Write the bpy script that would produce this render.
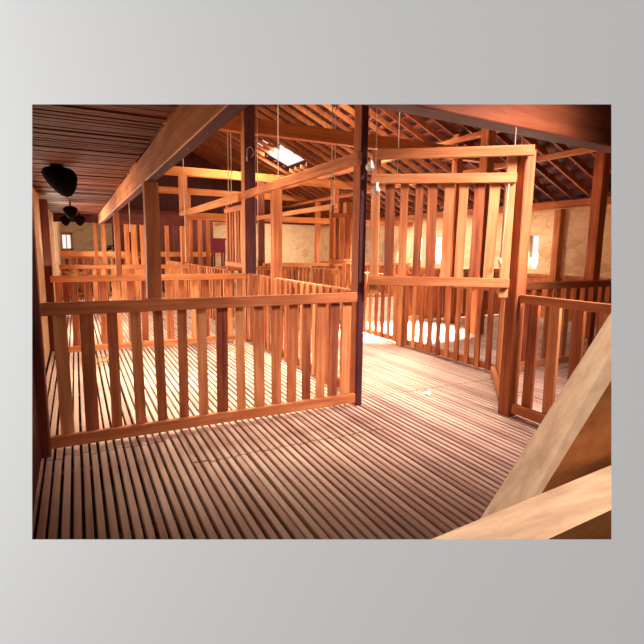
import bpy, math, random
from mathutils import Matrix, Vector
random.seed(7)
for o in list(bpy.data.objects): bpy.data.objects.remove(o)
S = bpy.context.scene
COL = S.collection

# ------------------------------------------------------------------ camera
CAM_R = Vector((0.89138347, -0.45308899, 0.01207821))
CAM_U = Vector((0.05746791, 0.139412, 0.98856549))
CAM_F = Vector((0.44959199, 0.88049683, -0.15030763))
EYE = Vector((0, 0, 1.4))
cd = bpy.data.cameras.new('camera'); cam = bpy.data.objects.new('camera', cd); COL.objects.link(cam)
cd.sensor_width = 36; cd.lens = 480 / 644 * 36; cd.clip_start = 0.02
m = Matrix.Identity(4)
for i, v in enumerate((CAM_R, CAM_U, -CAM_F, EYE)):
    for k in range(3): m[k][i] = v[k]
cam.matrix_world = m
S.camera = cam

# ------------------------------------------------------------------ world, sun, lights, exposure
S.view_settings.view_transform = 'Standard'; S.view_settings.look = 'None'
S.view_settings.exposure = 0.0; S.view_settings.gamma = 1.0; S.view_settings.use_curve_mapping = False
W = bpy.data.worlds.new('sky'); S.world = W; W.use_nodes = True
bg = W.node_tree.nodes['Background']; bg.inputs[0].default_value = (1.0, 0.93, 0.92, 1); bg.inputs[1].default_value = 1.05

def area(name, loc, aim, sx, sy, power, col):
    l = bpy.data.lights.new(name, 'AREA'); l.shape = 'RECTANGLE'; l.size = sx; l.size_y = sy
    l.energy = power; l.color = col
    o = bpy.data.objects.new(name, l); COL.objects.link(o); o.location = loc
    o.rotation_euler = (Vector(aim) - Vector(loc)).to_track_quat('-Z', 'Y').to_euler()
    return o
WARM = (1.0, 0.82, 0.63); CREAM = (1.0, 0.90, 0.74)
def spread(o, deg): o.data.spread = math.radians(deg); return o
# daylight through the left-hand shearing doors, then one added fill lamp
area('door_and_fill_light', (-0.30, 5.2, 1.05), (3, 5.2, 1.3), 1.5, 1.2, 32, WARM)
area('door_and_fill_light', (-0.30, 9.0, 1.05), (3, 8.6, 1.0), 1.8, 1.3, 110, WARM)
area('door_and_fill_light', (-0.30, 13.0, 1.15), (3, 12.0, 1.2), 1.8, 1.5, 130, WARM)
area('door_and_fill_light', (-0.30, 7.0, 1.3), (.0, 7.5, 2.0), 1.0, .5, 4, CREAM)  # added against solid wall to brighten the loft ceiling
# daylight through the slit windows of the right-hand stone wall
area('window_daylight', (8.85, 8.3, 1.5), (4, 7.4, 0.2), 3.2, 0.8, 130, CREAM)
area('window_daylight', (8.85, 12.6, 1.5), (4, 9.0, 0.3), 3.6, 0.8, 230, CREAM)
# added lamps under closed roof: nearest pen, sunlit aisle, far pens, right foreground
spread(area('skylight_and_fill_light', (1.5, 5.3, 4.2), (1.35, 5.3, 0), 1.3, 2.2, 160, (1, .90, .70)), 75)
spread(area('skylight_and_fill_light', (5.0, 6.3, 4.1), (4.95, 6.75, 0), .9, .5, 750, CREAM), 28)  # added narrow beam for the bright patch of aisle floor
area('skylight_and_fill_light', (2.7, 9.2, 4.5), (2.8, 10.2, 0), 1.4, 1.6, 105, WARM)
spread(area('skylight_and_fill_light', (3.7, 3.9, 3.9), (3.2, 4.6, 0), 1.3, .7, 24, (1, .90, .84)), 70)
spread(area('skylight_and_fill_light', (3.65, 1.25, 3.0), (2.9, 3.5, .8), .9, .8, 62, (1, .80, .76)), 75)  # added frontal fill for the gate and near floor
area('door_and_fill_light', (-.26, 2.3, 1.0), (.5, 2.5, 1.8), 1.3, .5, 11, WARM)  # added lamp with no doorway behind it, brightens the loft beam
area('skylight_and_fill_light', (5.62, 13.55, 4.06), (5.17, 13.55, 3.06), 1.3, .80, 170, CREAM)  # daylight at the actual skylight opening
# unseen fill lamps added near the ridge, brightening the right-hand and far stone walls
spread(area('skylight_and_fill_light', (3.3, 8.3, 4.7), (9.0, 10.2, 1.0), 1.6, .6, 150, WARM), 80)
spread(area('skylight_and_fill_light', (2.4, 9.4, 4.5), (7.0, 18, .9), 1.6, .6, 60, WARM), 36)
spread(area('skylight_and_fill_light', (1.9, .9, 3.7), (1.0, .62, .9), .8, .6, 7.5, CREAM), 40)  # added lamp brightening the foreground rail and brace
# soft daylight of the exhibition room, from its left
area('room_window', (-0.98, 0.62, 1.5), (-0.05, 0.72, 1.38), 0.35, 0.9, 14.5, (1, .99, .98))

# ------------------------------------------------------------------ materials
def nt(name):
    mt = bpy.data.materials.new(name); mt.use_nodes = True
    t = mt.node_tree; return mt, t.nodes, t.links, t.nodes['Principled BSDF']
def wood(name, dark, mid, light, rough=.62, var=.55, scale=1.0, bump=.25, sc=None):
    mt, N, L, b = nt(name)
    tc = N.new('ShaderNodeTexCoord'); oi = N.new('ShaderNodeObjectInfo')
    ad = N.new('ShaderNodeVectorMath'); ad.operation = 'ADD'
    mp = N.new('ShaderNodeMapping'); mp.inputs['Scale'].default_value = sc or (26*scale, 26*scale, 1.6*scale)
    mu = N.new('ShaderNodeMath'); mu.operation = 'MULTIPLY'; mu.inputs[1].default_value = 37
    L.new(oi.outputs['Random'], mu.inputs[0]); L.new(tc.outputs['Object'], ad.inputs[0]); L.new(mu.outputs[0], ad.inputs[1])
    L.new(ad.outputs[0], mp.inputs[0])
    n = N.new('ShaderNodeTexNoise'); n.inputs['Scale'].default_value = 1; n.inputs['Detail'].default_value = 6; n.inputs['Roughness'].default_value = .65
    L.new(mp.outputs[0], n.inputs['Vector'])
    n2 = N.new('ShaderNodeTexNoise'); n2.inputs['Scale'].default_value = 2.2; n2.inputs['Detail'].default_value = 3
    L.new(ad.outputs[0], n2.inputs['Vector'])
    a = N.new('ShaderNodeMath'); a.operation = 'MULTIPLY_ADD'; a.inputs[1].default_value = var
    L.new(oi.outputs['Random'], a.inputs[0]); 
    c = N.new('ShaderNodeMath'); c.operation = 'MULTIPLY_ADD'; c.inputs[1].default_value = 1.0; c.inputs[2].default_value = -.2 - var/2
    L.new(n.outputs[0], c.inputs[0])
    e = N.new('ShaderNodeMath'); e.operation = 'MULTIPLY_ADD'; e.inputs[1].default_value = .4
    L.new(n2.outputs[0], e.inputs[0]); L.new(c.outputs[0], e.inputs[2])
    L.new(e.outputs[0], a.inputs[2])
    r = N.new('ShaderNodeValToRGB'); r.color_ramp.elements[0].position = .12; r.color_ramp.elements[0].color = (*dark, 1)
    r.color_ramp.elements[1].position = .88; r.color_ramp.elements[1].color = (*light, 1)
    x = r.color_ramp.elements.new(.5); x.color = (*mid, 1)
    L.new(a.outputs[0], r.inputs[0]); L.new(r.outputs[0], b.inputs['Base Color'])
    b.inputs['Roughness'].default_value = rough; b.inputs['Specular IOR Level'].default_value = .18
    bp = N.new('ShaderNodeBump'); bp.inputs['Strength'].default_value = bump; bp.inputs['Distance'].default_value = .004
    L.new(n.outputs[0], bp.inputs['Height']); L.new(bp.outputs[0], b.inputs['Normal'])
    return mt
M_SLAT = wood('aged_orange_timber', (.15, .030, .018), (.47, .145, .052), (.80, .37, .15), var=.5)
M_RAIL = wood('rail_timber', (.24, .055, .02), (.53, .175, .062), (.76, .36, .15), var=.3)
M_POST = wood('post_timber', (.20, .04, .018), (.46, .14, .05), (.70, .31, .12), var=.3)
M_BEAM = wood('beam_timber', (.22, .055, .018), (.46, .14, .036), (.62, .24, .075), var=.25, scale=.6)
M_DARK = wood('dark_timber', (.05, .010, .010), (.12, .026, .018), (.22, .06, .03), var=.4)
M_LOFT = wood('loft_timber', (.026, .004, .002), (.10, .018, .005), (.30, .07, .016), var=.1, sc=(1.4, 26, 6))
M_PURPLE = wood('weathered_and_shaded_purple_timber', (.03, .008, .014), (.085, .024, .032), (.17, .06, .055), var=.2)  # weathered post fronts; on beam undersides the dark colour stands for shade
M_SIDE = wood('orange_side_timber', (.36, .10, .035), (.78, .33, .12), (.90, .52, .24), var=.1, bump=.5, sc=(6, 26, 14))  # orange for the front faces of rail and brace
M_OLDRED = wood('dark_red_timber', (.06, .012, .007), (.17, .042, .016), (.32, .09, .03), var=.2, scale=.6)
M_RAFT = wood('rafter_timber', (.12, .03, .014), (.30, .085, .028), (.50, .18, .06), var=.4)
M_PALE = wood('pale_worn_timber', (.34, .18, .11), (.60, .38, .245), (.80, .58, .42), var=.1, sc=(5, 26, 12), bump=.5)

def floor_mat():
    mt, N, L, b = nt('worn_floor_batten')
    tc = N.new('ShaderNodeTexCoord')
    sp = N.new('ShaderNodeSeparateXYZ'); L.new(tc.outputs['Object'], sp.inputs[0])
    q = N.new('ShaderNodeMath'); q.operation = 'SNAP'; q.inputs[1].default_value = .054; L.new(sp.outputs[0], q.inputs[0])
    wn = N.new('ShaderNodeTexWhiteNoise'); wn.noise_dimensions = '1D'; L.new(q.outputs[0], wn.inputs['W'])
    mp = N.new('ShaderNodeMapping'); mp.inputs['Scale'].default_value = (40, 2.2, 40); L.new(tc.outputs['Object'], mp.inputs[0])
    n = N.new('ShaderNodeTexNoise'); n.inputs['Scale'].default_value = 1; n.inputs['Detail'].default_value = 6; L.new(mp.outputs[0], n.inputs['Vector'])
    n2 = N.new('ShaderNodeTexNoise'); n2.inputs['Scale'].default_value = 1.1; n2.inputs['Detail'].default_value = 4; L.new(tc.outputs['Object'], n2.inputs['Vector'])
    a = N.new('ShaderNodeMath'); a.operation = 'MULTIPLY_ADD'; a.inputs[1].default_value = .28; L.new(wn.outputs['Value'], a.inputs[0])
    c = N.new('ShaderNodeMath'); c.operation = 'MULTIPLY_ADD'; c.inputs[1].default_value = .4; L.new(n.outputs[0], c.inputs[0])
    e = N.new('ShaderNodeMath'); e.operation = 'MULTIPLY_ADD'; e.inputs[1].default_value = .75; e.inputs[2].default_value = -.2; L.new(n2.outputs[0], e.inputs[0])
    L.new(e.outputs[0], c.inputs[2]); L.new(c.outputs[0], a.inputs[2])
    r = N.new('ShaderNodeValToRGB'); r.color_ramp.elements[0].position = .15; r.color_ramp.elements[0].color = (.26, .115, .10, 1)
    r.color_ramp.elements[1].position = .85; r.color_ramp.elements[1].color = (.80, .60, .45, 1)
    x = r.color_ramp.elements.new(.5); x.color = (.58, .375, .285, 1)
    L.new(a.outputs[0], r.inputs[0]); L.new(r.outputs[0], b.inputs['Base Color']); b.inputs['Roughness'].default_value = .6; b.inputs['Specular IOR Level'].default_value = .25
    bp = N.new('ShaderNodeBump'); bp.inputs['Strength'].default_value = .3; bp.inputs['Distance'].default_value = .003
    L.new(n.outputs[0], bp.inputs['Height']); L.new(bp.outputs[0], b.inputs['Normal'])
    return mt
M_FLOOR = floor_mat()
def stone_mat():
    mt, N, L, b = nt('limewashed_stone')
    tc = N.new('ShaderNodeTexCoord')
    mp = N.new('ShaderNodeMapping'); mp.inputs['Scale'].default_value = (3.2, 3.2, 6.0); L.new(tc.outputs['Object'], mp.inputs[0])
    nz = N.new('ShaderNodeTexNoise'); nz.inputs['Scale'].default_value = 2.5; L.new(mp.outputs[0], nz.inputs['Vector'])
    mx = N.new('ShaderNodeVectorMath'); mx.operation = 'MULTIPLY_ADD'; mx.inputs[1].default_value = (.5, .5, .5); L.new(nz.outputs['Color'], mx.inputs[0]); L.new(mp.outputs[0], mx.inputs[2])
    v = N.new('ShaderNodeTexVoronoi'); v.feature = 'DISTANCE_TO_EDGE'; v.inputs['Scale'].default_value = 1.0; L.new(mx.outputs[0], v.inputs['Vector'])
    v2 = N.new('ShaderNodeTexVoronoi'); v2.inputs['Scale'].default_value = 1.0; L.new(mx.outputs[0], v2.inputs['Vector'])
    r = N.new('ShaderNodeValToRGB'); r.color_ramp.elements[0].position = 0; r.color_ramp.elements[0].color = (.62, .42, .24, 1)
    r.color_ramp.elements[1].position = .07; r.color_ramp.elements[1].color = (.76, .53, .31, 1)
    L.new(v.outputs['Distance'], r.inputs[0])
    sp = N.new('ShaderNodeSeparateColor'); L.new(v2.outputs['Color'], sp.inputs[0])
    r2 = N.new('ShaderNodeValToRGB'); r2.color_ramp.elements[0].position = .02; r2.color_ramp.elements[0].color = (.62, .46, .32, 1)
    r2.color_ramp.elements[1].position = .25; r2.color_ramp.elements[1].color = (1, 1, 1, 1); L.new(sp.outputs[0], r2.inputs[0])
    mm = N.new('ShaderNodeMix'); mm.data_type = 'RGBA'; mm.blend_type = 'MULTIPLY'; mm.inputs[0].default_value = .45
    L.new(r.outputs[0], mm.inputs[6]); L.new(r2.outputs[0], mm.inputs[7]); L.new(mm.outputs[2], b.inputs['Base Color'])
    b.inputs['Roughness'].default_value = .95
    bp = N.new('ShaderNodeBump'); bp.inputs['Strength'].default_value = .6; bp.inputs['Distance'].default_value = .03
    L.new(v.outputs['Distance'], bp.inputs['Height']); L.new(bp.outputs[0], b.inputs['Normal'])
    return mt
M_STONE = stone_mat()
def plain(name, col, rough=.6, metal=0, noise=.0):
    mt, N, L, b = nt(name)
    b.inputs['Roughness'].default_value = rough; b.inputs['Metallic'].default_value = metal
    n = N.new('ShaderNodeTexNoise'); n.inputs['Scale'].default_value = 9; n.inputs['Detail'].default_value = 4
    r = N.new('ShaderNodeValToRGB'); k = 1 - noise
    r.color_ramp.elements[0].color = (*[c*k for c in col], 1); r.color_ramp.elements[1].color = (*col, 1)
    L.new(n.outputs[0], r.inputs[0]); L.new(r.outputs[0], b.inputs['Base Color'])
    return mt
M_IRON = plain('rusty_roof_iron', (.07, .022, .032), .7, 0, .5)
M_BLACK = plain('black_iron', (.006, .003, .004), .9, 0, .3)
M_STEEL = plain('dull_steel', (.45, .38, .34), .45, .6, .3)
M_BLACK.node_tree.nodes['Principled BSDF'].inputs['Specular IOR Level'].default_value = .05
M_ROPE = plain('hemp_rope', (.72, .55, .40), .9, 0, .3)
M_WHITE = plain('white_china', (.85, .80, .74), .4, 0, .1)
M_RED = plain('maroon_paint', (.20, .010, .03), .5, 0, .3)
M_STRAW = plain('straw', (.75, .52, .22), .9, 0, .4)
M_VOID = plain('earth_below', (.02, .012, .014), 1, 0, .5)
M_WALL = plain('grey_plaster', (.40, .415, .415), .9, 0, .03)

# ------------------------------------------------------------------ mesh helpers
def prism(w, t, L, ch=.004, z0=0.0):
    """timber of w x t x L along local Z with chamfered edges; returns verts, faces"""
    a, b = w/2, t/2; c = min(ch, a*.5, b*.5)
    ring = [(-a+c,-b),(a-c,-b),(a,-b+c),(a,b-c),(a-c,b),(-a+c,b),(-a,b-c),(-a,-b+c)]
    v = [(x, y, z0) for x, y in ring] + [(x, y, z0+L) for x, y in ring]
    f = [(i, (i+1) % 8, 8+(i+1) % 8, 8+i) for i in range(8)] + [tuple(range(7, -1, -1)), tuple(range(8, 16))]
    return v, f
class MB:
    def __init__(s): s.v = []; s.f = []
    def add(s, v, f, mat=None):
        k = len(s.v); s.v += [tuple(mat @ Vector(p)) if mat else tuple(p) for p in v]; s.f += [tuple(i+k for i in q) for q in f]; return s
    def box(s, x0, x1, y0, y1, z0, z1):
        return s.add([(x0,y0,z0),(x1,y0,z0),(x1,y1,z0),(x0,y1,z0),(x0,y0,z1),(x1,y0,z1),(x1,y1,z1),(x0,y1,z1)],
                     [(3,2,1,0),(4,5,6,7),(0,1,5,4),(1,2,6,5),(2,3,7,6),(3,0,4,7)])
    def tube(s, pts, r, n=8, cap=True):
        pts = [Vector(p) for p in pts]; k = len(s.v)
        for i, p in enumerate(pts):
            d = (pts[min(i+1, len(pts)-1)] - pts[max(i-1, 0)]).normalized()
            q = d.to_track_quat('Z', 'Y'); rr = r[i] if isinstance(r, (list, tuple)) else r
            s.v += [tuple(p + q @ Vector((rr*math.cos(6.2832*j/n), rr*math.sin(6.2832*j/n), 0))) for j in range(n)]
        for i in range(len(pts)-1):
            for j in range(n): s.f.append((k+i*n+j, k+i*n+(j+1) % n, k+(i+1)*n+(j+1) % n, k+(i+1)*n+j))
        if cap: s.f.append(tuple(k+j for j in range(n-1, -1, -1))); s.f.append(tuple(k+(len(pts)-1)*n+j for j in range(n)))
        return s
    def build(s, name, mat, parent=None, smooth=False, world=None):
        me = bpy.data.meshes.new(name); me.from_pydata(s.v, [], s.f); me.update()
        if smooth:
            for p in me.polygons: p.use_smooth = True
        me.materials.append(mat)
        o = bpy.data.objects.new(name, me); COL.objects.link(o)
        place(o, world or Matrix.Identity(4), parent)
        return o
def place(o, world, parent):
    if parent is not None:
        o.parent = parent; o.matrix_parent_inverse = Matrix.Identity(4)
        o.matrix_basis = WM[parent.name].inverted() @ world
    else: o.matrix_world = world
    WM[o.name] = world.copy()
WM = {}
def tag(o, label=None, cat=None, group=None, kind=None):
    if label: o['label'] = label
    if cat: o['category'] = cat
    if group: o['group'] = group
    if kind: o['kind'] = kind
    return o
def empty(name, loc, label, cat, group=None):
    o = bpy.data.objects.new(name, None); COL.objects.link(o); o.empty_display_size = .1
    mw = Matrix.Translation(Vector(loc)); o.matrix_world = mw; WM[o.name] = mw
    return tag(o, label, cat, group)
def frame_mat(p0, p1, side):
    """local Z from p0 to p1, local X as close as possible to 'side'"""
    p0 = Vector(p0); z = (Vector(p1) - p0); L = z.length; z.normalize()
    s = Vector(side); x = (s - z * s.dot(z)).normalized(); y = z.cross(x)
    mm = Matrix.Identity(4)
    for i, v in enumerate((x, y, z, p0)):
        for k in range(3): mm[k][i] = v[k]
    return mm, L
def plank(name, p0, p1, w, t, side, mat, parent=None, ch=.004, warp=0.0):
    """straight timber from p0 to p1, w measured along 'side', t across"""
    mm, L = frame_mat(p0, p1, side)
    if warp:
        b = MB(); n = 6; a, c = w/2, t/2; ph = random.random()*6
        for i in range(n+1):
            z = L*i/n; dx = warp*math.sin(z*2.2+ph)
            b.v += [(-a+dx,-c,z),(a+dx,-c,z),(a+dx,c,z),(-a+dx,c,z)]
        for i in range(n):
            for j in range(4): b.f.append((4*i+j, 4*i+(j+1) % 4, 4*i+4+(j+1) % 4, 4*i+4+j))
        b.f += [(3,2,1,0), tuple(4*n+j for j in range(4))]
    else:
        b = MB(); b.add(*prism(w, t, L, ch))
    return b.build(name, mat, parent, world=mm)

# ================================================================== SETTING
# floor of narrow battens with gaps, laid along Y; joints every few metres
def build_floor():
    b = MB(); pitch = .054; x = -.36; i = 0
    rnd = random.Random(3)
    while x < 9.0:
        w = .037 + rnd.uniform(-.002, .002)
        cuts = [1.05 + .0*i, 3.75, 7.45, 11.1, 14.8, 18.0]
        if x > .6 and x < 2.1: cuts.insert(1, 3.02 + rnd.uniform(-.02, .02))
        if x < .6: cuts[1] = 3.50 + rnd.uniform(-.03, .03)
        cuts[0] = max(.5, 1.15 - .51*x) if x < 1.6 else max(-.6, 1.15-.51*x)
        for a, c in zip(cuts[:-1], cuts[1:]):
            dx = rnd.uniform(-.0025, .0025); dz = rnd.uniform(-.003, 0); g = .007
            xa, xb = x+dx, x+dx+w; ya, yb = a+g, c-g; h = .04; ch = .004; zt = dz
            b.add([(xa,ya,-h),(xb,ya,-h),(xb,ya,zt-ch),(xb-ch,ya,zt),(xa+ch,ya,zt),(xa,ya,zt-ch),
                   (xa,yb,-h),(xb,yb,-h),(xb,yb,zt-ch),(xb-ch,yb,zt),(xa+ch,yb,zt),(xa,yb,zt-ch)],
                  [(0,1,2,3,4,5),(11,10,9,8,7,6)] + [(j,6+j,6+(j+1) % 6,(j+1) % 6) for j in range(6)])
        x += pitch; i += 1
    return tag(b.build('floor', M_FLOOR), kind='structure')
build_floor()
b = MB()
y = 1.5
while y < 18: b.box(-.36, 9.0, y, y+.07, -.19, -.042); y += .9
tag(b.build('trim_1', M_DARK), kind='structure')           # joists below the battens
tag(MB().box(-.6, 9.6, -1.0, 18.5, -.75, -.70).build('ground', M_VOID), kind='structure')

b = MB().box(-.60, -.40, 1.0, 18.4, -.75, -.045).box(9.02, 9.12, -.6, 18.4, -.75, -.005).box(-.60, 9.1, 18.02, 18.15, -.75, -.005).box(2.12, 9.12, -.62, -.50, -.75, -.045)
tag(b.build('wall_underfloor_block', M_VOID), kind='structure')  # unseen skirt added to stop light leaking in under the floor

# right-hand limewashed stone wall with slit windows
XR = 9.0
slits = [(7.30, 7.55), (8.60, 8.90), (10.45, 10.80), (11.30, 11.70), (12.95, 13.4), (13.75, 14.3), (15.6, 15.9)]
ZS0, ZS1, ZR = 1.02, 1.75, 2.30
def wall_right():
    b = MB(); y = -.6
    for a, c in slits:
        b.box(XR, XR+.12, y, a, 0, ZR); b.box(XR, XR+.12, a, c, 0, ZS0); b.box(XR, XR+.12, a, c, ZS1, ZR); y = c
    b.box(XR, XR+.12, y, 18.4, 0, ZR)
    return tag(b.build('wall_right', M_STONE), kind='structure')
wall_right()
M_GLASS, N_, L_, bb = nt('thin_window_glass')
bb.inputs['Transmission Weight'].default_value = 1; bb.inputs['Roughness'].default_value = 0; bb.inputs['IOR'].default_value = 1.05
bb.inputs['Base Color'].default_value = (1, .98, .94, 1)
for i, (a, c) in enumerate(slits):
    tag(MB().box(XR+.06, XR+.064, a, c, ZS0, ZS1).build('window_%d' % (i+1), M_GLASS), kind='structure')
tag(MB().box(2.12, 9.12, -.62, -.50, -.04, 5.3).build('wall_light_block', M_DARK), kind='structure')  # unseen wall added to shut sky light out of the near end
# boarded dado along the foot of the right wall
b = MB(); y = 2.0
while y < 17.9:
    b.box(XR-.03, XR-.004, y, y+.145, .0, .86 + random.uniform(-.01, .01)); y += .15
b.box(XR-.06, XR-.004, 2.0, 17.95, .86, .92)
tag(b.build('trim_2', M_RAIL), kind='structure')
# far wall: stone below, boards above
b = MB()
for q in ((-.75, -.36, 0, 2.35), (-.36, -.12, 0, 1.32), (-.36, -.12, 1.76, 2.35), (-.12, XR+.4, 0, 2.35)):
    b.box(q[0], q[1], 18.0, 18.15, q[2], q[3])
tag(b.build('wall_far', M_STONE), kind='structure')
def roofz(x): return 2.42 + .45*(9-x) if x > 3 else 2.42 + .45*6 - .45*(3-x)
b = MB()
xx = -.7
while xx < 9.2:
    x1 = min(xx+.2, 9.3)
    if xx > 1.8 and xx < 2.0: b.box(xx, x1, 18.05, 18.08, 2.35, 3.55); b.box(xx, x1, 18.05, 18.08, 3.95, roofz(xx)+.06)
    else: b.box(xx, x1, 18.05, 18.08, 2.35, max(roofz(xx), roofz(x1))+.06)
    xx += .2
tag(b.build('wall_gable', M_DARK), kind='structure')
# left wall: whitewashed stone with open doorways
b = MB(); XL = -.38; y = 3.75
for a, c in ((4.4, 6.0), (8.0, 9.9), (12.0, 13.9)):
    b.box(XL-.35, XL, y, a, 0, 3.55); b.box(XL-.35, XL, a, c, 2.2, 3.55); b.box(XL-.35, XL, a, c, 0, .35); y = c
b.box(XL-.35, XL, y, 18.0, 0, 3.55)
tag(b.build('wall_left', M_STONE), kind='structure')
b = MB(); y = 1.15
while y < 3.72: b.box(XL-.03, XL+.10, y, y+.19, 0, 1.99); y += .2
tag(b.build('trim_3', M_DARK), kind='structure')

# roof: dark iron sheets over battens, with translucent openings
def roof():
    holes = [(5.25, 6.0, 12.9, 14.2), (4.85, 5.12, 13.2, 13.9)]
    b = MB(); sq = math.sqrt(1+.45**2)
    def quad(x0, x1, y0, y1, dz=.14):
        t = .01
        z0, z1 = roofz(x0)+dz, roofz(x1)+dz
        if x0 < 3 and x1 <= 3: pass
        b.add([(x0,y0,z0),(x1,y0,z1),(x1,y1,z1),(x0,y1,z0),(x0,y0,z0+t),(x1,y0,z1+t),(x1,y1,z1+t),(x0,y1,z0+t)],
              [(3,2,1,0),(4,5,6,7),(0,1,5,4),(1,2,6,5),(2,3,7,6),(3,0,4,7)])
    xs = sorted({3.0, 9.5} | {h for q in holes for h in q[:2]}); ys = sorted({-.6, 18.4} | {h for q in holes for h in q[2:]})
    for x0, x1 in zip(xs, xs[1:]):
        for y0, y1 in zip(ys, ys[1:]):
            cx, cy = (x0+x1)/2, (y0+y1)/2
            if any(h[0] < cx < h[1] and h[2] < cy < h[3] for h in holes): continue
            quad(x0, x1, y0, y1)
    quad(-.9, 3.0, 1.0, 18.4)
    return tag(b.build('roof', M_IRON), kind='structure')
roof()
def sloped(x0, x1, y0, y1, dz, t):
    z0, z1 = roofz(x0)+dz, roofz(x1)+dz
    return ([(x0,y0,z0),(x1,y0,z1),(x1,y1,z1),(x0,y1,z0),(x0,y0,z0+t),(x1,y0,z1+t),(x1,y1,z1+t),(x0,y1,z0+t)],
            [(3,2,1,0),(4,5,6,7),(0,1,5,4),(1,2,6,5),(2,3,7,6),(3,0,4,7)])
# loft ceiling of close battens on the left
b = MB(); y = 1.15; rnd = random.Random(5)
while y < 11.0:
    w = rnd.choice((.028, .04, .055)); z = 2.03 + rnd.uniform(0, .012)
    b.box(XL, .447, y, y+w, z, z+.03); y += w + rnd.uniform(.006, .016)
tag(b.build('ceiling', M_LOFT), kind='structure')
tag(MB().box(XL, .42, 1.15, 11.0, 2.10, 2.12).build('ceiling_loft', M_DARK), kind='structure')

# ================================================================== TIMBER FRAME
YN = 3.62                                                     # plane of the front pen fence
def post(x, y, z0, z1, w, label, mat=M_POST, d=None, name='wooden_post', dark_front=False):
    o = plank(name, (x, y, z0), (x, y, z1), w, d or w, (1, 0, 0), mat, ch=.008)
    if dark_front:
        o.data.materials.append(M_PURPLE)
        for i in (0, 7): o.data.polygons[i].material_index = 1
    return tag(o, label, 'post')
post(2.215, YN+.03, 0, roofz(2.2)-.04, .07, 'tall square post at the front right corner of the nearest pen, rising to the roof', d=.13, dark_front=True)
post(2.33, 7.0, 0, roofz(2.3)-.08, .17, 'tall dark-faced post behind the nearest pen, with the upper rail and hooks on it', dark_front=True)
post(2.31, 5.84, 0, 2.14, .12, 'post midway along the side fence of the nearest pen, ending under the sloping upper rail', d=.12)
post(2.33, 11.8, 0, 3.05, .17, 'distant orange post standing past the small raised hatch gate left of the centre')
bent = plank('wooden_post', (.485, YN+.0, 1.035), (.480, YN+.0, 1.842), .095, .09, (1, 0, 0), M_RAIL, warp=.012)
tag(bent, 'warped post standing on the front fence and carrying the loft beam', 'post')
post(.50, 6.90, 1.035, 1.842, .07, 'thin post under the loft beam standing on the back fence of the nearest pen')
post(.53, 10.9, 0, 1.842, .08, 'third post under the loft beam, where the beam ends')
post(.38, 10.9, 0, 1.86, .07, 'slim post beside the end post of the loft beam, nearer the left wall')
P1 = Vector((3.27, 2.84, 0))
post(P1.x, P1.y, 0, 2.2, .115, 'stout post right of the raised gate, holding the gate header on top', M_POST)
post(7.55, 5.05, 0, roofz(7.55)-.05, .17, 'rightmost leaning-looking post in front of the stone wall, up to the roof')
post(8.88, 6.75, 0, 2.26, .15, 'post against the stone wall under the wall plate, right of the slit windows')
post(6.45, 7.15, 0, roofz(6.45)-.05, .15, 'post with a bright left face seen through the raised gate, left of two')
post(6.05, 6.02, 0, roofz(6.05)-.14, .17, 'pale wide post seen through the raised gate, right of two')
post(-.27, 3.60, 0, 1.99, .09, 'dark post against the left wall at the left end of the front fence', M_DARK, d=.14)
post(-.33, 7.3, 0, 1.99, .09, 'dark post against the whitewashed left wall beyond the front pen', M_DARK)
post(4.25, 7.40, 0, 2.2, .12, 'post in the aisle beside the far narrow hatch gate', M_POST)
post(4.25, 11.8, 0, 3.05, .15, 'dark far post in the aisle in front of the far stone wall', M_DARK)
post(6.4, 11.8, 0, 3.05, .14, 'slender far post right of the dark aisle post', M_POST)
post(3.3, 16.0, 0, 3.2, .15, 'pale post close to the far stone wall left of the aisle', M_POST)
post(5.2, 16.0, 0, 3.2, .15, 'thin post close to the far stone wall behind the aisle', M_POST)
post(7.2, 14.5, 0, 2.92, .15, 'far post standing near the corner of the two stone walls', M_POST)

# shearing board frame in the distance, between the loft end and the far side fence
b = MB(); x = 1.0
while x < 3.9: b.box(x, x+.17, 15.7, 15.72, 1.15, 2.3); x += .178
b.box(1.0, 3.95, 15.66, 15.70, 0, 1.2)
tag(b.build('wall_partition', M_DARK), kind='structure')
for pxx, yy, ww, ll in ((127, 14.2, .12, 'short upright in the distant frame, first one right of the second loft post'),
                        (134, 14.2, .14, 'wider pale upright in the distant frame, left of the warped post'),
                        (142.5, 14.2, .12, 'bright upright in the distant frame, touching the left side of the warped post'),
                        (167, 14.2, .10, 'upright in the distant frame just right of the warped post'),
                        (191, 13.0, .08, 'thin upright right of the distant orange post, under the light bar'),
                        (200, 13.0, .10, 'middle upright under the light bar, right of the distant orange post'),
                        (208, 13.0, .10, 'upright under the light bar nearest the maroon box')):
    d_ = CAM_R*((pxx-322)/480) + CAM_U*(80/480) + CAM_F; xx_ = d_.x/d_.y*yy
    post(xx_, yy, 0, 2.2 if yy > 14 else 2.12, ww, ll, M_RAIL)

def beam(p0, p1, w, h, label, mat=M_BEAM, name='tie_beam', cat='beam', side=(0, 0, 1), group=None):
    o = plank(name, p0, p1, h, w, side, mat, ch=.008)
    return tag(o, label, cat, group)
# long loft beam on the left
lb = empty('loft_beam', (.475, 6.0, 1.86), 'long orange loft beam running away overhead at the left, with shade painted underneath', 'beam')
plank('timber', (.483, 1.0, 1.935), (.483, 11.0, 1.935), .185, .066, (0, 0, 1), M_RAIL, lb, ch=.004)
lb.children[0].data.materials.append(M_PURPLE); lb.children[0].data.polygons[6].material_index = 1  # underside shade put into the colour
for yy in (1.6, 1.95, 2.3, 2.75, 3.2, 4.0, 4.9):
    MB().tube([(.483+random.uniform(-.012,.012), yy, 1.85), (.483, yy+.003, 1.838)], .003, 6).build('bolt', M_STEEL, lb)
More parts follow.
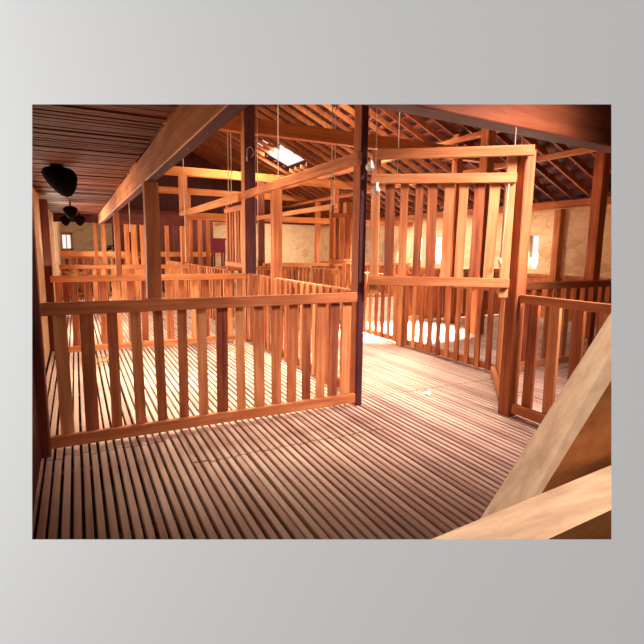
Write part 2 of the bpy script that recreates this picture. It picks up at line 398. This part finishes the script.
# big near tie beam at top right
beam((.9, 2.89, 2.66), (8.9, 3.36, 2.66), .20, .52, 'massive dark red beam crossing the top right corner close overhead', M_OLDRED)
t1 = bpy.data.objects['tie_beam']; t1.data.materials.append(M_PURPLE); t1.data.polygons[6].material_index = 1  # shade painted onto this beam's underside too
beam((-.3, 7.12, 3.18), (8.9, 7.12, 3.18), .12, .22, 'tie beam across the roof behind the dark-faced post, above the skylight', M_BEAM)
beam((-.3, 11.9, 3.16), (8.9, 11.9, 3.16), .12, .20, 'second farther tie beam across the roof, at the left between posts', M_BEAM)
beam((-.3, 16.0, 3.16), (8.9, 16.0, 3.16), .12, .20, 'farthest tie beam across the roof in front of the gable boards', M_BEAM)
beam((2.4, 11.8, 2.15), (9.0, 11.8, 2.15), .08, .14, 'crossbeam at head height between the far aisle posts', M_BEAM, 'cross_beam')
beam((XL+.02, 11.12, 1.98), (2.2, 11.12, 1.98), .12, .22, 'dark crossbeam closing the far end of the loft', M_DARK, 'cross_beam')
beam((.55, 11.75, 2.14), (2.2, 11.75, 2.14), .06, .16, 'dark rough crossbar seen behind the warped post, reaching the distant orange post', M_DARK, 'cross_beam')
beam((8.93, 3.0, 2.36), (8.93, 17.95, 2.36), .15, .13, 'orange wall plate lying along the top of the right stone wall', M_RAIL, 'wall_plate')
beam((7.25, 3.1, roofz(7.25)-.22), (7.25, 17.9, roofz(7.25)-.22), .08, .09, 'lower bright purlin under the right roof slope', M_RAIL, 'purlin')
beam((6.35, 3.1, roofz(6.35)-.22), (6.35, 17.9, roofz(6.35)-.22), .08, .09, 'upper bright purlin under the right roof slope', M_RAIL, 'purlin')
beam((3.0, 3.0, roofz(3)-.12), (3.0, 18.0, roofz(3)-.12), .05, .2, 'ridge board along the peak of the roof', M_BEAM, 'ridge_board')

beam((2.45, 13.0, 2.15), (4.1, 13.0, 2.15), .06, .06, 'light thin bar over the far uprights right of the distant orange post', M_RAIL, 'cross_beam')
beam((.8, 14.2, 2.27), (2.2, 14.2, 2.27), .08, .14, 'crossbeam over the uprights of the distant frame on the left', M_BEAM, 'cross_beam')
beam((XL+.02, 14.4, 1.2), (3.9, 14.4, 1.2), .05, .14, 'orange board along the foot of the distant frame', M_RAIL, 'cross_beam')
# rafters and roof battens, cut back around the skylight
y = 3.3
while y < 17.9:
    b = MB()
    if 12.85 < y < 14.2: b.add(*sloped(3.03, 5.2, y, y+.04, -.02, .11)); b.add(*sloped(6.03, 9.0, y, y+.04, -.02, .11))
    else: b.add(*sloped(3.03, 9.0, y, y+.04, -.02, .11))
    tag(b.build('rafter', M_RAFT), 'rafter sloping down to the right wall under the dark iron roof', 'rafter', 'rafters of the right roof slope')
    y += .40
y = 3.3
while y < 17.9:
    b = MB().add(*sloped(-.38, 2.97, y, y+.04, -.02, .11))
    tag(b.build('rafter', M_RAFT), 'rafter sloping down to the left over the loft', 'rafter', 'rafters of the left roof slope')
    y += .40
x = 3.15
while x < 9.2:
    b = MB()
    if 5.18 < x < 6.0: b.add(*sloped(x, x+.07, 3.0, 12.85, .09, .045)); b.add(*sloped(x, x+.07, 14.25, 18.3, .09, .045))
    else: b.add(*sloped(x, x+.07, 3.0, 18.3, .09, .045))
    tag(b.build('roof_batten', M_DARK), 'thin roof batten laid across the rafters under the iron', 'batten', 'battens of the right roof slope')
    x += .27

# ================================================================== PEN FENCES
def fence(name, A, B, label, top=1.03, bot=.13, n=None, sw=.072, st=.022, rail_h=.085, bot_h=.08, z0=.035, face=1,
          mat_top=M_RAIL, mat_slat=M_SLAT, positions=None, cat='fence', group=None, gap=.165, rails=(True, True), warp=.004, stop=None):
    A = Vector((A[0], A[1], 0)); B = Vector((B[0], B[1], 0)); d = (B-A); Ln = d.length; u = d.normalized()
    nrm = Vector((u.y, -u.x, 0)) * face                     # side the rails are nailed on
    e = empty(name, (A+B)/2, label, cat, group)
    if rails[0]: plank('top_rail', A + Vector((0,0,top-rail_h/2)) + nrm*.022, B + Vector((0,0,top-rail_h/2)) + nrm*.022, rail_h, .035, (0,0,1), mat_top, e)
    if rails[1]: plank('bottom_rail', A + Vector((0,0,z0+bot_h/2)) + nrm*.022, B + Vector((0,0,z0+bot_h/2)) + nrm*.022, bot_h, .045, (0,0,1), mat_top, e)
    if positions is None:
        k = n or max(2, int(round(Ln/gap)))
        positions = [(i+.5)/k for i in range(k)]
    for s in positions:
        p = A + d*s - nrm*(.006+st/2)
        w = sw*random.uniform(.85, 1.15); lean = u*random.uniform(-.012, .012)
        plank('slat', p + Vector((0,0,z0)), p + lean + Vector((0,0,(stop or top)-.012)), w, st, u, mat_slat, e, warp=random.uniform(0, warp))
    return e
# nearest pen
# slat positions measured along the front fence
fp = [.045,.107,.175,.243,.308,.373,.437,.50,.565,.63,.692,.75,.808,.862,.915,.968]
fence('pen_fence', (-.22, YN), (2.172, YN), 'front fence of the nearest pen, long slatted panel across the left foreground', positions=fp, sw=.078, warp=.005)
fence('pen_fence', (2.27, 5.78), (2.27, 3.72), 'right side fence of the nearest pen, between its corner post and the midway post', n=13, face=-1)
fence('pen_fence', (2.27, 6.9), (2.27, 5.92), 'short side fence of the nearest pen, between midway post and dark-faced post', n=7, face=-1)
fence('pen_fence', (-.30, 6.92), (2.24, 6.92), 'back fence of the nearest pen, seen through the front slats', n=15, face=1, sw=.085)
fence('pen_fence', (-.30, 10.80), (2.20, 10.80), 'third cross fence on the left, beyond the warped post', n=14, sw=.09)
fence('pen_fence', (-.30, 15.0), (2.0, 15.0), 'farthest cross fence on the left, before the far stone wall', n=14, sw=.10, top=1.15)
fence('pen_fence', (2.30, 11.7), (2.30, 8.15), 'side fence of the second pen, left of the aisle', n=18, face=-1)
fence('pen_fence', (2.30, 14.1), (2.30, 11.95), 'farthest side fence along the left of the aisle', n=22, face=-1)
fence('pen_fence', (2.45, 9.6), (4.15, 9.6), 'cross fence closing the aisle beyond the far hatch gate', n=11)
# aisle, right side
fence('pen_fence', (4.22, 7.27), (4.22, 5.75), 'aisle fence under the raised gate, far left part in the bright light', n=9, face=-1)
fence('pen_fence', (4.20, 5.62), (4.20, 3.87), 'aisle fence under the raised gate, nearer right part with wide gaps', n=10, face=-1, sw=.07)
tag(plank('wooden_post', (4.20, 5.68, 0), (4.20, 5.68, 1.02), .10, .09, (0,1,0), M_RAIL, ch=.006), 'short wide post splitting the aisle fence under the raised gate', 'post')
fence('pen_fence', (4.25, 11.7), (4.25, 7.52), 'far right side fence of the aisle, behind the front corner post', n=22, face=-1)
fence('pen_fence', (4.15, 3.82), (P1.x+.09, P1.y+.10), 'short angled close-boarded panel behind the post right of the raised gate', n=10, face=1, sw=.10, gap=.1)
fence('pen_fence', (4.25, 3.86), (8.9, 3.86), 'cross fence behind the right foreground fence, in front of the stone wall', n=27, top=1.05)
fence('pen_fence', (5.75, 7.6), (8.9, 7.6), 'boarded cross fence beyond the sunlit floor on the right', n=24, sw=.11)
fence('pen_fence', (4.4, 11.7), (8.9, 11.7), 'distant cross fence before the slit windows on the right', n=26, sw=.1)
fence('pen_fence', (P1.x+.01, 1.15), (P1.x+.01, 2.77), 'dark fence on the right running toward the viewer from the stout post', n=8, face=-1, sw=.085, st=.03, top=1.05, rail_h=.07)

# upper rails
def rail(p0, p1, h, t, label, mat=M_RAIL, name='upper_rail', side=(0,0,1)):
    return tag(plank(name, p0, p1, h, t, side, mat), label, 'rail')
rail((2.15, 3.56, 2.15), (2.215, 6.93, 2.15), .10, .05, 'pale upper rail sloping from the front corner post to the dark-faced post')
rail((2.22, 7.1, 2.15), (2.22, 16.0, 2.15), .12, .05, 'orange upper rail continuing left beyond the dark-faced post')
rail((4.14, 7.5, 2.15), (4.14, 15.8, 2.15), .09, .05, 'thin distant upper rail seen between the front corner post and dark-faced post')
G0 = Vector((2.25, YN-.16, 0)); G1 = Vector((P1.x-.04, P1.y-.11, 0)); gu = (G1-G0).normalized()
rail(G0 + gu*-.03 + Vector((0,0,2.17)), G1 + Vector((0,0,2.18)), .08, .04, 'header rail above the raised gate, between the two front posts')

# raised lift gates
def lift_gate(A, B, z0, z1, label, n, sw=.085, foot=.08, sh=.078, head=.13, stile=.075):
    A = Vector((A[0], A[1], 0)); B = Vector((B[0], B[1], 0)); u = (B-A).normalized(); nrm = Vector((u.y, -u.x, 0))
    Z = lambda z: Vector((0, 0, z))
    e = empty('lift_gate', (A+B)/2 + Z(z0), label, 'gate')
    for p in (A + u*stile/2, B - u*stile/2):
        plank('stile', p + Z(z0-foot), p + Z(z1+head), stile, .04, u, M_RAIL, e)
    plank('top_rail', A + Z(z1-sh/2) + nrm*.035, B + Z(z1-sh/2) + nrm*.035, sh, .03, (0,0,1), M_RAIL, e)
    plank('bottom_rail', A + Z(z0+sh/2) + nrm*.035, B + Z(z0+sh/2) + nrm*.035, sh, .03, (0,0,1), M_RAIL, e)
    L = (B-A).length
    for i in range(n):
        p = A + u*(stile + (L-2*stile)*(i+.75)/(n+.5))
        plank('slat', p + Z(z0+.01), p + u*random.uniform(-.01,.01) + Z(z1-.01), sw*random.uniform(.85,1.1), .022, u, M_SLAT, e, warp=.004)
    return e
GA = Vector((2.26, 3.54, 0)); GB = Vector((P1.x-.075, P1.y+.02, 0)); 
lift_gate(GA, GB, 1.10, 2.02, 'large slatted gate raised in its slides between the two front posts', 8, sw=.075)
lift_gate((3.84, 7.28), (4.42, 7.28), 1.15, 2.0, 'far narrow hatch gate raised just left of the front corner post', 4, sw=.07)
lift_gate((2.32, 8.12), (2.32, 7.12), 1.10, 2.05, 'small slatted gate raised left of the dark-faced post', 5, sw=.08)

# ================================================================== SMALL THINGS
def rope(pts, label, r=.006, name='hanging_rope', cat='rope'):
    return tag(MB().tube(pts, r, 6).build(name, M_ROPE, smooth=True), label, cat)
def px3(px, py, dist_y):                                     # place by distance into the shed
    d = CAM_R*((px-322)/480) + CAM_U*(-(py-322)/480) + CAM_F
    return EYE + d*(dist_y/d.y)
def vrope(px, py_top, py_bot, Y, label, r=.006):
    a = px3(px, py_bot, Y); t = px3(px, py_top, Y); return rope([(a.x, a.y, roofz(a.x)+.135), (a.x+.004, a.y, (t.z+a.z)/2), tuple(a)], label, r)
vrope(228.5, 90, 205, 7.6, 'left strand of the rope pair hanging left of the dark-faced post', .008)
vrope(231.5, 90, 205, 7.6, 'right strand of the rope pair hanging left of the dark-faced post', .008)
vrope(278, 90, 258, 6.2, 'long rope hanging in front of the skylight', .006)
vrope(258, 100, 260, 6.6, 'thin rope hanging just right of the dark-faced post', .006)
vrope(331, 90, 212, 7.22, 'left strand of the rope pair lifting the far narrow hatch gate', .010)
vrope(334, 90, 212, 7.22, 'right strand of the rope pair lifting the far narrow hatch gate', .008)
vrope(375, 100, 180, 3.42, 'cord hanging beside the left end of the large raised gate', .005)
vrope(397, 100, 180, 4.2, 'cord hanging behind the header near the left of the raised gate', .005)
vrope(512, 130, 184, 2.95, 'left cord at the right end of the large raised gate', .004)
vrope(521, 125, 150, 3.4, 'short cord above the right end of the header rail', .004)
vrope(130, 195, 232, 8.0, 'pale cord hanging behind the warped post', .007)
vrope(186, 150, 262, 9.0, 'cord hanging beside the distant orange post', .008)
a = px3(509, 184, 2.86); c = px3(500, 262, 2.86)
rope([tuple(a), tuple((a+c)/2+Vector((.005,0,.01))), tuple(c)], 'long slack cord tied down the right side of the large raised gate', .005)
# knot of that cord
tag(MB().tube([c+Vector((0,0,-.03)), c, c+Vector((0,0,.03))], [.006,.016,.008], 8).build('cord_knot', M_ROPE, smooth=True), 'knot at the lower end of the slack gate cord', 'knot')
def pulley(p, label):
    e = empty('rope_pulley', tuple(p), label, 'pulley')
    n = 14; b = MB()
    b.tube([p+Vector((0,-.018,0)), p+Vector((0,-.008,0)), p+Vector((0,.008,0)), p+Vector((0,.018,0))], [.032,.022,.022,.032], n)
    b.build('wheel', M_WHITE, e, smooth=True)
    MB().tube([p+Vector((0,-.03,0)), p+Vector((0,.03,0))], .007, 8).build('axle', M_STEEL, e)
    MB().box(p.x-.012, p.x+.012, p.y-.028, p.y-.022, p.z-.01, p.z+.06).build('bracket', M_STEEL, e)
pulley(px3(370, 167, 3.50), 'white pulley wheel under the header beside the front corner post')
pulley(px3(375.5, 190, 3.44), 'white pulley wheel below the top rail at the left of the raised gate')
# hooks on the dark-faced post
def hook(p, label):
    b = MB(); pts = [p + Vector((.05*math.sin(t), 0, .07*math.cos(t)-.0)) for t in [x*.5-1.2 for x in range(9)]]
    b.tube(pts, .009, 6); b.tube([pts[0], pts[0]+Vector((0,.0,-.16))], .009, 6)
    return tag(b.build('iron_hook', M_STEEL, smooth=True), label, 'hook')
hook(px3(250, 152, 6.89), 'pale bent iron hook on the upper dark-faced post')

# dark pointed shades hanging under the loft
def shade(c, s, label, tilt=0.0):
    e = empty('hanging_lamp', c, label, 'lamp'); c = Vector(c)
    prof = [(0.03, .00), (.17, .06), (.32, .22), (.44, .42), (.52, .64), (.53, .80), (.44, .92), (.25, .99), (.10, 1.06)]
    b = MB(); n = 18
    for r, z in prof:
        b.v += [tuple(c + Vector((s*r*math.cos(6.2832*j/n) - tilt*(z-.5)*s, s*.8*r*math.sin(6.2832*j/n), s*z))) for j in range(n)]
    for i in range(len(prof)-1):
        for j in range(n): b.f.append((i*n+j, i*n+(j+1) % n, (i+1)*n+(j+1) % n, (i+1)*n+j))
    b.f.append(tuple(range(n-1, -1, -1))); b.f.append(tuple((len(prof)-1)*n+j for j in range(n)))
    b.build('lamp_shade', M_BLACK, e, smooth=True)
    MB().tube([c+Vector((-tilt*.6*s,0,s*1.08)), (c.x-tilt*.6*s, c.y, 2.035)], .012, 6).build('stem', M_BLACK, e)
    return e
a = px3(63, 197, 4.5); shade(tuple(a), .235, 'larger black pointed lamp shade hanging under the loft at the upper left', .25)
a = px3(71, 219, 8.0); shade(tuple(a), .18, 'smaller black pointed lamp shade hanging farther along under the loft', 0)
a = px3(66, 226, 10.3); shade(tuple(a), .17, 'leftmost of the low black lamp shades at the far end of the loft', 0)
a = px3(80, 226, 10.6); shade(tuple(a), .19, 'rightmost of the low black lamp shades at the far end of the loft', 0)

# maroon bin, small iron fitting, far left cupboard window
a = px3(218, 246, 13.5)
e = empty('storage_bin', (a.x, a.y, 0), 'maroon box standing high on a stand beyond the second pen', 'box')
MB().box(a.x-.17, a.x+.17, a.y-.15, a.y+.15, 1.26, 1.62).build('bin_body', M_RED, e)
MB().box(a.x-.19, a.x+.19, a.y-.17, a.y+.17, 1.62, 1.66).build('lid', M_RED, e)
for sx in (-.14, .14):
    for sy in (-.12, .12): MB().box(a.x+sx-.02, a.x+sx+.02, a.y+sy-.02, a.y+sy+.02, 0, 1.26).build('leg', M_DARK, e)
a = px3(108, 253, 15.0)
e = empty('iron_vice', (a.x, 14.98, 1.15), 'small black iron vice on the farthest left fence', 'vice')
MB().box(a.x-.12, a.x+.12, 14.93, 15.03, 1.151, 1.20).build('base', M_BLACK, e)
MB().tube([(a.x-.02, 14.98, 1.20), (a.x-.04, 14.98, 1.32), (a.x+.10, 14.98, 1.36)], [.035,.045,.035], 10).build('jaw', M_BLACK, e)
MB().tube([(a.x-.14, 14.98, 1.38), (a.x+.16, 14.98, 1.42)], .018, 8).build('handle', M_BLACK, e)
# window in the far wall at left, with a pale box frame
x0, x1 = -.36, -.12
tag(MB().box(x0, x1, 18.06, 18.064, 1.32, 1.76).build('window_8', M_GLASS), kind='structure')
b = MB()
for q in ((x0-.06, x0, 1.26, 1.82), (x1, x1+.06, 1.26, 1.82), (x0-.06, x1+.06, 1.76, 1.84), (x0-.06, x1+.06, 1.24, 1.32), ((x0+x1)/2-.012, (x0+x1)/2+.012, 1.32, 1.76)):
    b.box(q[0], q[1], 17.95, 17.995, q[2], q[3])
tag(b.build('trim_4', M_RAIL), kind='structure')

# white scrap and straw on the battens
def scrap(x, y, s, label):
    b = MB(); n = 9
    for k, (rr, z) in enumerate(((1, .002), (.7, .016), (.25, .024))):
        b.v += [(x + s*rr*(1+.25*math.sin(j*2.1))*math.cos(6.2832*j/n), y + s*.8*rr*math.sin(6.2832*j/n), z + .005*math.sin(j*1.7)*(k > 0)) for j in range(n)]
    for i in range(2):
        for j in range(n): b.f.append((i*n+j, i*n+(j+1) % n, (i+1)*n+(j+1) % n, (i+1)*n+j))
    b.f.append(tuple(range(2*n, 3*n)))
    return tag(b.build('wool_scrap', M_WHITE, smooth=True), label, 'scrap')
scrap(3.02, 3.60, .05, 'small white scrap lying on the aisle battens near the raised gate')
def straw(c, s, n, label):
    b = MB(); r = random.Random(11)
    for i in range(n):
        p = Vector(c) + Vector((r.gauss(0, s), r.gauss(0, s), r.uniform(.002, .03))); a = r.uniform(0, 6.28); l = r.uniform(.04, .12)
        b.tube([p, p + Vector((math.cos(a)*l, math.sin(a)*l, r.uniform(-.0, .05)))], .003, 4)
    return tag(b.build('straw_tuft', M_STRAW), label, 'straw', kind='stuff')
straw((.22, 6.3, 0), .09, 60, 'tuft of straw on the battens inside the nearest pen')
straw((-.02, 6.90, 1.03), .04, 30, 'straw wisps caught on the back fence near the left wall')

# ================================================================== FOREGROUND TIMBERS (bottom right)
def at(px, py, dep): return EYE + (CAM_R*((px-322)/480) + CAM_U*(-(py-322)/480) + CAM_F)*dep
def hexa(name, quads, mat, label, cat):
    """solid from a front quad and a back quad"""
    b = MB(); b.v = [tuple(p) for p in quads]
    b.f = [(0,1,2,3),(7,6,5,4),(0,4,5,1),(1,5,6,2),(2,6,7,3),(3,7,4,0)]
    return tag(b.build(name, mat), label, cat)

def timber_faces(name, p0, p1, w, h, side, up, mat, label):
    return tag(plank(name, p0, p1, w, h, side, mat, ch=.006), label, 'beam')
e = empty('corner_railing', (1.3, .6, 0), 'weathered rail with a big pale diagonal brace, close in the bottom right corner', 'railing')
RT = .90                                                     # top of the rail
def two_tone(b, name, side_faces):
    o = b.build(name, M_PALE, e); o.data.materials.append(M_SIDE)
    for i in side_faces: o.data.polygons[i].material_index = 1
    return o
yb = lambda x: .60 + .08*(x-.52); yf = lambda x: .51 + .06*(x-.71)
b = MB()
for x in (.36, 1.75):
    for z in (RT-.11, RT): b.v += [(x, yf(x), z), (x, yb(x), z)]
b.f = [(0,1,3,2), (4,6,7,5), (0,4,5,1), (2,3,7,6), (0,2,6,4), (1,5,7,3)]
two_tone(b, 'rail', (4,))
b = MB()
for x in (.76, 1.75):
    zb_, zf_ = 1.080 + 1.12*(x-1.09), 1.072 + 1.02*(x-1.09)
    for yy, z in ((.66+.04*(x-.78), zf_), (.765, zb_)): b.v += [(x, yy, z), (x+.15, yy, z-.14)]
b.f = [(0,1,3,2), (4,6,7,5), (0,4,5,1), (2,3,7,6), (0,2,6,4), (1,5,7,3)]
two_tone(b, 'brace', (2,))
MB().box(1.62, 1.74, .53, .64, 0, RT-.10).build('post', M_POST, e)
MB().box(1.62, 1.74, .53, .64, RT, 1.95).build('upper_post', M_POST, e)

# ================================================================== GREY WALL WITH THE RECTANGULAR OPENING
D = .60; k = D/480
def wpt(px, py, d=0.0): return EYE + CAM_R*((px-322)*k) + CAM_U*(-(py-322)*k) + CAM_F*(D+d)
b = MB()
x0, x1, y0, y1 = 32.2, 611.4, 104.4, 539.4
ox0, ox1, oy0, oy1 = -1100, 2000, -1500, 2000
g = 12
outer = [(ox0,oy0),(ox1,oy0),(ox1,oy1),(ox0,oy1)]; inner = [(x0,y0),(x1,y0),(x1,y1),(x0,y1)]
innb = [(x0-g,y0-g),(x1+g,y0-g),(x1+g,y1+g),(x0-g,y1+g)]
b.v = [tuple(wpt(*p)) for p in outer] + [tuple(wpt(*p)) for p in inner] + [tuple(wpt(*p, .012)) for p in outer] + [tuple(wpt(*p, .012)) for p in innb]
for i in range(4):
    j = (i+1) % 4
    b.f += [(i, j, 4+j, 4+i), (8+j, 8+i, 12+i, 12+j), (4+i, 4+j, 12+j, 12+i), (j, i, 8+i, 8+j)]
tag(b.build('wall_front', M_WALL), kind='structure')
